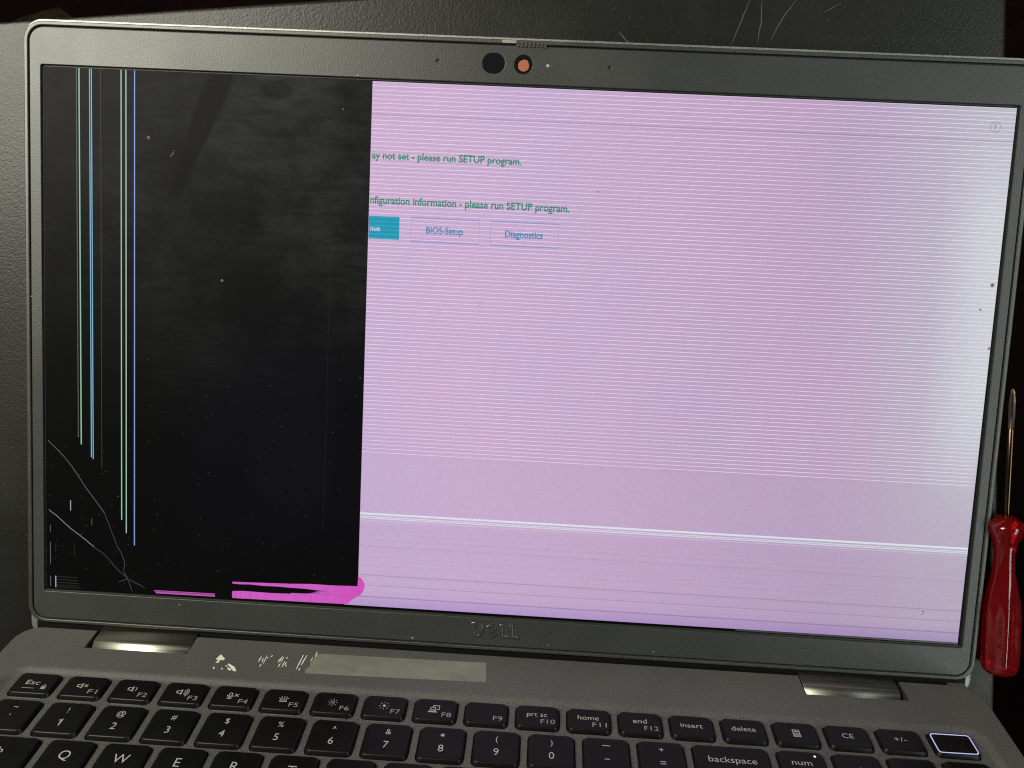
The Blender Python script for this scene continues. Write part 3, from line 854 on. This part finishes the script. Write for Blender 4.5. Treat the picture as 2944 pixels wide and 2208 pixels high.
# local z runs from the butt to the tip
prof = [(0.0, 0.0), (0.05, 3.2), (0.35, 4.6), (1.2, 5.7), (2.6, 6.3), (6, 6.55), (12, 6.6), (18, 6.6), (23, 6.5), (27, 6.1), (31, 5.3), (35, 4.4), (39, 3.75), (43, 3.5), (46.5, 3.65), (49.3, 4.2), (51.8, 5.1), (53.8, 5.95), (55.3, 6.15), (56.2, 5.7), (57.4, 4.6), (58.6, 3.1), (59.2, 2.2), (59.2, 0.0)]
seg = 48
V, F = [], []
for z, r_ in prof:
    flat = max(0.0, min(1.0, (36 - z) / 10.0)) * (0.35 if z < 2 else 1.0)
    for i in range(seg):
        a = 2 * math.pi * i / seg
        sec = (a + math.pi / 6) % (math.pi / 3) - math.pi / 6
        k = 1.0 - flat * 0.16 * (0.5 + 0.5 * math.cos(6 * a)) ** 0.7
        V.append((r_ * k * math.cos(a), r_ * k * math.sin(a), z))
for j in range(len(prof) - 1):
    for i in range(seg):
        F.append((j * seg + i, j * seg + (i + 1) % seg, (j + 1) * seg + (i + 1) % seg, (j + 1) * seg + i))
me = pydata('handle', V, F)
bm = bmesh.new(); bm.from_mesh(me); bmesh.ops.remove_doubles(bm, verts=bm.verts, dist=1e-7); bm.to_mesh(me); bm.free()
link('handle', me, M['red'], screwdriver, SD, True, 'fluted translucent red handle')
def lathe(name, prof, seg=20):
    V, F = [], []
    for z, r_ in prof:
        V += [(r_ * math.cos(2 * math.pi * i / seg), r_ * math.sin(2 * math.pi * i / seg), z) for i in range(seg)]
    for j in range(len(prof) - 1):
        F += [(j * seg + i, j * seg + (i + 1) % seg, (j + 1) * seg + (i + 1) % seg, (j + 1) * seg + i) for i in range(seg)]
    F.append(tuple(range(seg))); F.append(tuple(range((len(prof) - 1) * seg, len(prof) * seg)))
    return pydata(name, V, F)
shaft = link('shaft', lathe('shaft', [(26, 1.15), (90.5, 1.15), (90.9, 0.95), (91.0, 0.95)]), M['steel'], screwdriver, SD, True, 'thin steel shaft')
# cross tip: four tapering wings
V, F = [], []
tipz = [(91.0, 1.15, 1.0), (95.5, 1.45, .55), (100.5, 1.5, .5), (103.8, 1.05, .38), (105.3, .35, .2)]
for z, rw, rv in tipz:
    for i in range(16):
        a = 2 * math.pi * i / 16
        rr = rw if i % 4 in (0,) else (rw * .85 if i % 4 in (1, 3) and z < 92 else (rv if i % 4 == 2 else (rv + rw) / 2))
        V.append((rr * math.cos(a), rr * math.sin(a), z))
for j in range(len(tipz) - 1):
    F += [(j * 16 + i, j * 16 + (i + 1) % 16, (j + 1) * 16 + (i + 1) % 16, (j + 1) * 16 + i) for i in range(16)]
F.append(tuple(range(16))); F.append(tuple(range(4 * 16, 5 * 16)))
link('tip', pydata('tip', V, F), plain('dark_tip_steel', (0.07, 0.055, 0.045), .4, metal=.9), screwdriver, SD, False, 'darker cross-shaped tip')

# ------------------------------------------------------------------ dim brown board below the rear edge
bd = [(-282, 262), (-262, 268), (-238, 252), (-170, 222), (-190, 180), (-300, 180), (-330, 240)]
board = link('board', curve_mesh('board', [bd], -158, -150, 1.0), M['board'])
board['label'] = 'dim brown board in the dark beyond the rear edge of the tabletop'; board['category'] = 'board'
